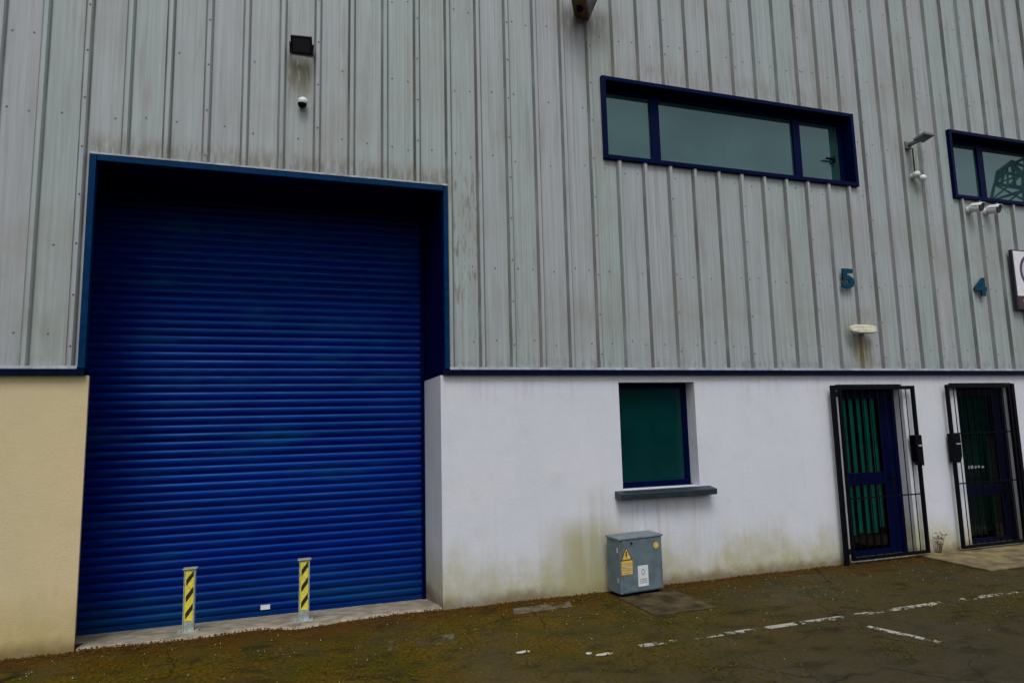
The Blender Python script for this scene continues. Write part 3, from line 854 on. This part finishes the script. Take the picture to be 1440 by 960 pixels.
# parking lines, worn
q = MB(); q.open = True
xl = .80; prev = None
while xl < 12:
    q.face([(xl, -1.655, .004), (xl + .5, -1.655, .004), (xl + .5, -1.585, .004), (xl, -1.585, .004)]); xl += .5
tag(q.build('parking_line', M['line']), kind='structure')
strip('parking_line', M['line'], [(2.66, -1.668), (2.745, -1.668), (3.02, -2.42), (2.95, -2.42)])
for fx, fy, ln in ((-.10, -1.40, .12), (.46, -1.68, .15), (.36, -1.62, .05)):
    strip('parking_line', M['oldpaint'], [(fx - ln / 2, fy - .012), (fx - ln * .2, fy - .028), (fx + ln * .4, fy - .020), (fx + ln / 2, fy + .008), (fx + ln * .1, fy + .026), (fx - ln * .4, fy + .014)], .006)
strip('concrete_patch', M['patch'], [(1.30, -.24), (1.97, -.235), (1.99, -.95), (1.33, -.97)], .006)
strip('cement_spill', M['scuff'], [(4.88, -.80), (5.32, -.82), (5.36, -.58), (4.93, -.56)], .004)
strip('cement_spill', M['scuff'], [(-1.1, -.95), (-.55, -1.0), (-.5, -.75), (-1.05, -.72)], .004)
strip('cement_spill', M['scuff'], [(.15, -.42), (.75, -.40), (.8, -.20), (.2, -.22)], .004)
q = MB(); q.prism([(5.58, -.92), (12, -.88), (12, -.002), (5.60, -.002)], 'z', .0, .022); tag(q.build('concrete_apron', M['apron'], None, .006), kind='structure')

# the dry weed
T = thing('weed', 'dry brown weed growing at the foot of the wall between the two gates', 'weed', (5.92, -.05, .02))
q = MB()
base = Vector((5.92, -.05, .02))
tips = []
for k in range(7):
    d = Vector((random.uniform(-.35, .35), random.uniform(-.35, .1), 1)).normalized(); p = base + Vector((random.uniform(-.02, .02), random.uniform(-.02, .02), 0))
    L = random.uniform(.14, .27); r = .0055
    for s_ in range(4):
        e = p + d * L / 4; q.tube(p, e, r, r * .75, 6); p = e; r *= .75; d = (d + Vector((random.uniform(-.25, .25), random.uniform(-.25, .25), .05))).normalized()
        if s_ > 1: tips.append((p.copy(), d.copy()))
q.build('stem', M['stem'], T)
q = MB(); q.open = True
for p, d in tips:
    for k in range(2):
        a = Vector((random.uniform(-1, 1), random.uniform(-1, 1), random.uniform(-.2, .8))).normalized(); b_ = a.orthogonal().normalized() * random.uniform(.008, .014); L = random.uniform(.035, .06)
        q.face([p, p + a * L * .5 + b_, p + a * L, p + a * L * .5 - b_])
q.build('leaf', M['stem'], T)

# litter and moss clumps: nobody could count them
def scatter(name, mat, n, fn, label):
    q = MB(); q.open = True
    while n > 0:
        x, y, s_ = fn()
        if x is None: continue
        n -= 1
        a = random.uniform(0, 6.28); t_ = random.uniform(-.5, .5); k = random.randint(4, 6)
        pts = []
        for j in range(k):
            an = a + 6.283 * j / k; rr = s_ * random.uniform(.6, 1.1)
            pts.append((x + rr * math.cos(an), y + rr * math.sin(an), .007 + s_ * .25 + rr * math.sin(an - a) * t_ * .6))
        q.face(pts)
        c0 = (x, y, .012 + s_ * .8)
        for j in range(k): q.face([pts[j], pts[(j + 1) % k], c0])
    return tag(q.build(name, mat), label, None, None, 'stuff')
def near_wall():
    x = random.uniform(-5, 9); y = -abs(random.gauss(0, .11)) - .008
    if -3.5 < x < -.45: y += .05 - .05 * mnoise.noise((x * 2, 0, 0))
    if 1.2 < x < 1.80 and y > -.40: return None, 0, 0
    if x > 5.6 and random.random() < .6: return None, 0, 0
    if random.random() > .45 + .9 * mnoise.noise((x * 1.7, y, 3)): return None, 0, 0
    return x, y, random.uniform(.004, .012)
def on_moss():
    x = random.uniform(-5, 6); y = random.uniform(-2.6, -.02)
    if 1.25 < x < 2.0 and y > -1: return None, 0, 0
    if x > 5.5 and y > -.95: return None, 0, 0
    if random.random() > .22 + .9 * mnoise.noise((x * 1.3, y * 1.3, 9)) + .10 * (y + 1): return None, 0, 0
    return x, y, random.uniform(.004, .013)
def grit():
    x = random.uniform(-4.5, 7); y = -abs(random.gauss(0, 1.0)) - .03
    if 1.25 < x < 2.0 and y > -1: return None, 0, 0
    return x, y, random.uniform(.002, .007)
tag(scatter('leaf_litter', M['litter1'], 2600, near_wall, 'brown leaf litter gathered along the foot of the wall'), cat='leaf litter')
tag(scatter('moss', M['litter2'], 5200, on_moss, 'olive green moss clumps on the tarmac'), cat='moss')
tag(scatter('grit', M['litter3'], 350, grit, 'pale grit scattered on the tarmac'), cat='grit')

# ------------------------------------------------------------------ across the road (greenery added, tower seen in the glass)
q = MB(); q.open = True  # unseen foliage, added so the lower glass reflects dark instead of bright sky
for k in range(9000):
    x = random.uniform(-30, 70); top = 4.6 + 1.2 * mnoise.noise((x * .18, 0, 0)) + .6 * mnoise.noise((x * .7, 2, 0))
    z = top * (random.random() ** .7); y = -30 + random.uniform(-1.0, 1.0) * (1.2 - z / 9)
    a = Vector((random.uniform(-1, 1), random.uniform(-1, 1), random.uniform(-1, 1))).normalized(); b_ = a.orthogonal().normalized(); cc = a.cross(b_); s_ = random.uniform(.22, .45); p = Vector((x, y, z))
    q.face([p - b_ * s_, p + cc * s_ * .6, p + b_ * s_, p - cc * s_ * .6])
for k in range(100):
    x = -30 + k; t_ = 3.9 + 1.0 * mnoise.noise((x * .18, 0, 0)); q.box(x, x + 1, -30.5, -29.6, 0, t_)
tag(q.build('added_hedge', M['added_hedge']), 'tall dark green foliage row, added unseen behind the camera to darken reflections in the glass', 'added_hedge', None, 'stuff')

# lattice tower mirrored in the right upper window
BX, BY = 60.3, -32.7
T = thing('lattice_tower', 'dark steel lattice tower across the yard, mirrored in the right upper window', 'pylon', (BX, BY, 0))
def beam(q, p0, p1, r=.13): q.tube(p0, p1, r, n=5)
q = MB()
def hw(z): return 4.2 - (4.2 - 3.3) * min(z, 19.0) / 19.0 if z < 19 else 3.3 - (z - 19) * .28
levels = [0, 5.5, 10.5, 15, 19, 20.6, 22.1]
for sx in (-1, 1):
    for sy in (-1, 1):
        for za, zb in zip(levels, levels[1:]): beam(q, (BX + sx * hw(za), BY + sy * hw(za) * .5, za), (BX + sx * hw(zb), BY + sy * hw(zb) * .5, zb), .13)
for za, zb in zip(levels, levels[1:]):
    for s_ in (-1, 1):
        for (pa, pb) in (((-1, s_), (1, s_)), ((s_, -1), (s_, 1))):
            A = lambda p_, z_: (BX + p_[0] * hw(z_), BY + p_[1] * hw(z_) * .5, z_)
            beam(q, A(pa, za), A(pb, zb), .09); beam(q, A(pb, za), A(pa, zb), .09); beam(q, A(pa, zb), A(pb, zb), .09)
q.build('tower_frame', M['pylon'], T)
q = MB()
for o in (-1, 1):
    yy = BY + o * 1.1
    for s_ in (-1, 1):
        tip = Vector((BX + s_ * 3.65, BY, 22.7)); lo = Vector((BX + s_ * 2.5, yy, 22.1)); hi = Vector((BX, yy, 24.5)); mid = Vector((BX, yy, 22.1))
        for p_, e_ in ((tip, lo), (tip, hi), (lo, mid), (lo, hi)): beam(q, p_, e_, .13)
        for f_ in (.33, .66): beam(q, tip.lerp(hi, f_), lo.lerp(mid, f_), .09); beam(q, tip.lerp(hi, f_), lo.lerp(mid, f_ - .33), .09)
    beam(q, (BX, yy, 22.1), (BX, yy, 24.5), .14)
q.build('cross_arm', M['pylon'], T)

# ------------------------------------------------------------------ light
EL, AZ = 58.0, 200.0
sun = bpy.data.lights.new('sun', 'SUN'); sun.energy = 1.0; sun.angle = math.radians(25); sun.color = (1, .97, .93)
so = bpy.data.objects.new('sun', sun); COL.objects.link(so)
# light travels from the camera side, high, a little from the left
src = Vector((-.22, -1.0, 0)).normalized() * math.cos(math.radians(EL)) + Vector((0, 0, math.sin(math.radians(EL))))
so.rotation_euler = src.to_track_quat('Z', 'Y').to_euler()
w = bpy.data.worlds.new('World'); SC.world = w; w.use_nodes = True
nt = w.node_tree; bg = nt.nodes['Background']
sky = nt.nodes.new('ShaderNodeTexSky'); sky.sky_type = 'NISHITA'; sky.sun_disc = False
sky.sun_elevation = math.radians(EL); sky.sun_rotation = math.atan2(src.x, src.y)
sky.air_density = 1.0; sky.dust_density = 3.0; sky.ozone_density = 1.0
hs = nt.nodes.new('ShaderNodeHueSaturation'); hs.inputs['Saturation'].default_value = .22
nt.links.new(sky.outputs[0], hs.inputs['Color']); tc = nt.nodes.new('ShaderNodeTexCoord'); cn = nt.nodes.new('ShaderNodeTexNoise'); cn.inputs['Scale'].default_value = 3.2; cn.inputs['Detail'].default_value = 5
mr = nt.nodes.new('ShaderNodeMapRange'); mr.inputs[1].default_value = .3; mr.inputs[2].default_value = .7; mr.inputs[3].default_value = .72; mr.inputs[4].default_value = 1.28
mx = nt.nodes.new('ShaderNodeMix'); mx.data_type = 'RGBA'; mx.blend_type = 'MULTIPLY'; mx.inputs[0].default_value = 1.0
nt.links.new(tc.outputs['Generated'], cn.inputs['Vector']); nt.links.new(cn.outputs[0], mr.inputs[0]); nt.links.new(hs.outputs[0], mx.inputs[6]); nt.links.new(mr.outputs[0], mx.inputs[7])
nt.links.new(mx.outputs[2], bg.inputs[0]); bg.inputs[1].default_value = .10

# ------------------------------------------------------------------ camera
cam = bpy.data.cameras.new('camera'); co = bpy.data.objects.new('camera', cam); COL.objects.link(co)
yaw, pitch, roll, F = .3174, .1228, -.0241, 922.0
fw = Vector((math.sin(yaw) * math.cos(pitch), math.cos(yaw) * math.cos(pitch), math.sin(pitch)))
r = Vector((math.cos(yaw), -math.sin(yaw), 0)); u = r.cross(fw)
r2 = r * math.cos(roll) + u * math.sin(roll); u2 = -r * math.sin(roll) + u * math.cos(roll)
m = Matrix(((r2.x, u2.x, -fw.x, -1.8014), (r2.y, u2.y, -fw.y, -6.4913), (r2.z, u2.z, -fw.z, 1.779), (0, 0, 0, 1)))
co.matrix_world = m
cam.sensor_width = 36.0; cam.lens = F / 1440 * 36.0; cam.clip_end = 1000; cam.clip_start = .05
SC.camera = co

vs = SC.view_settings
vs.view_transform = 'Standard'; vs.look = 'None'; vs.gamma = 1.0; vs.use_curve_mapping = False
vs.exposure = 0.5
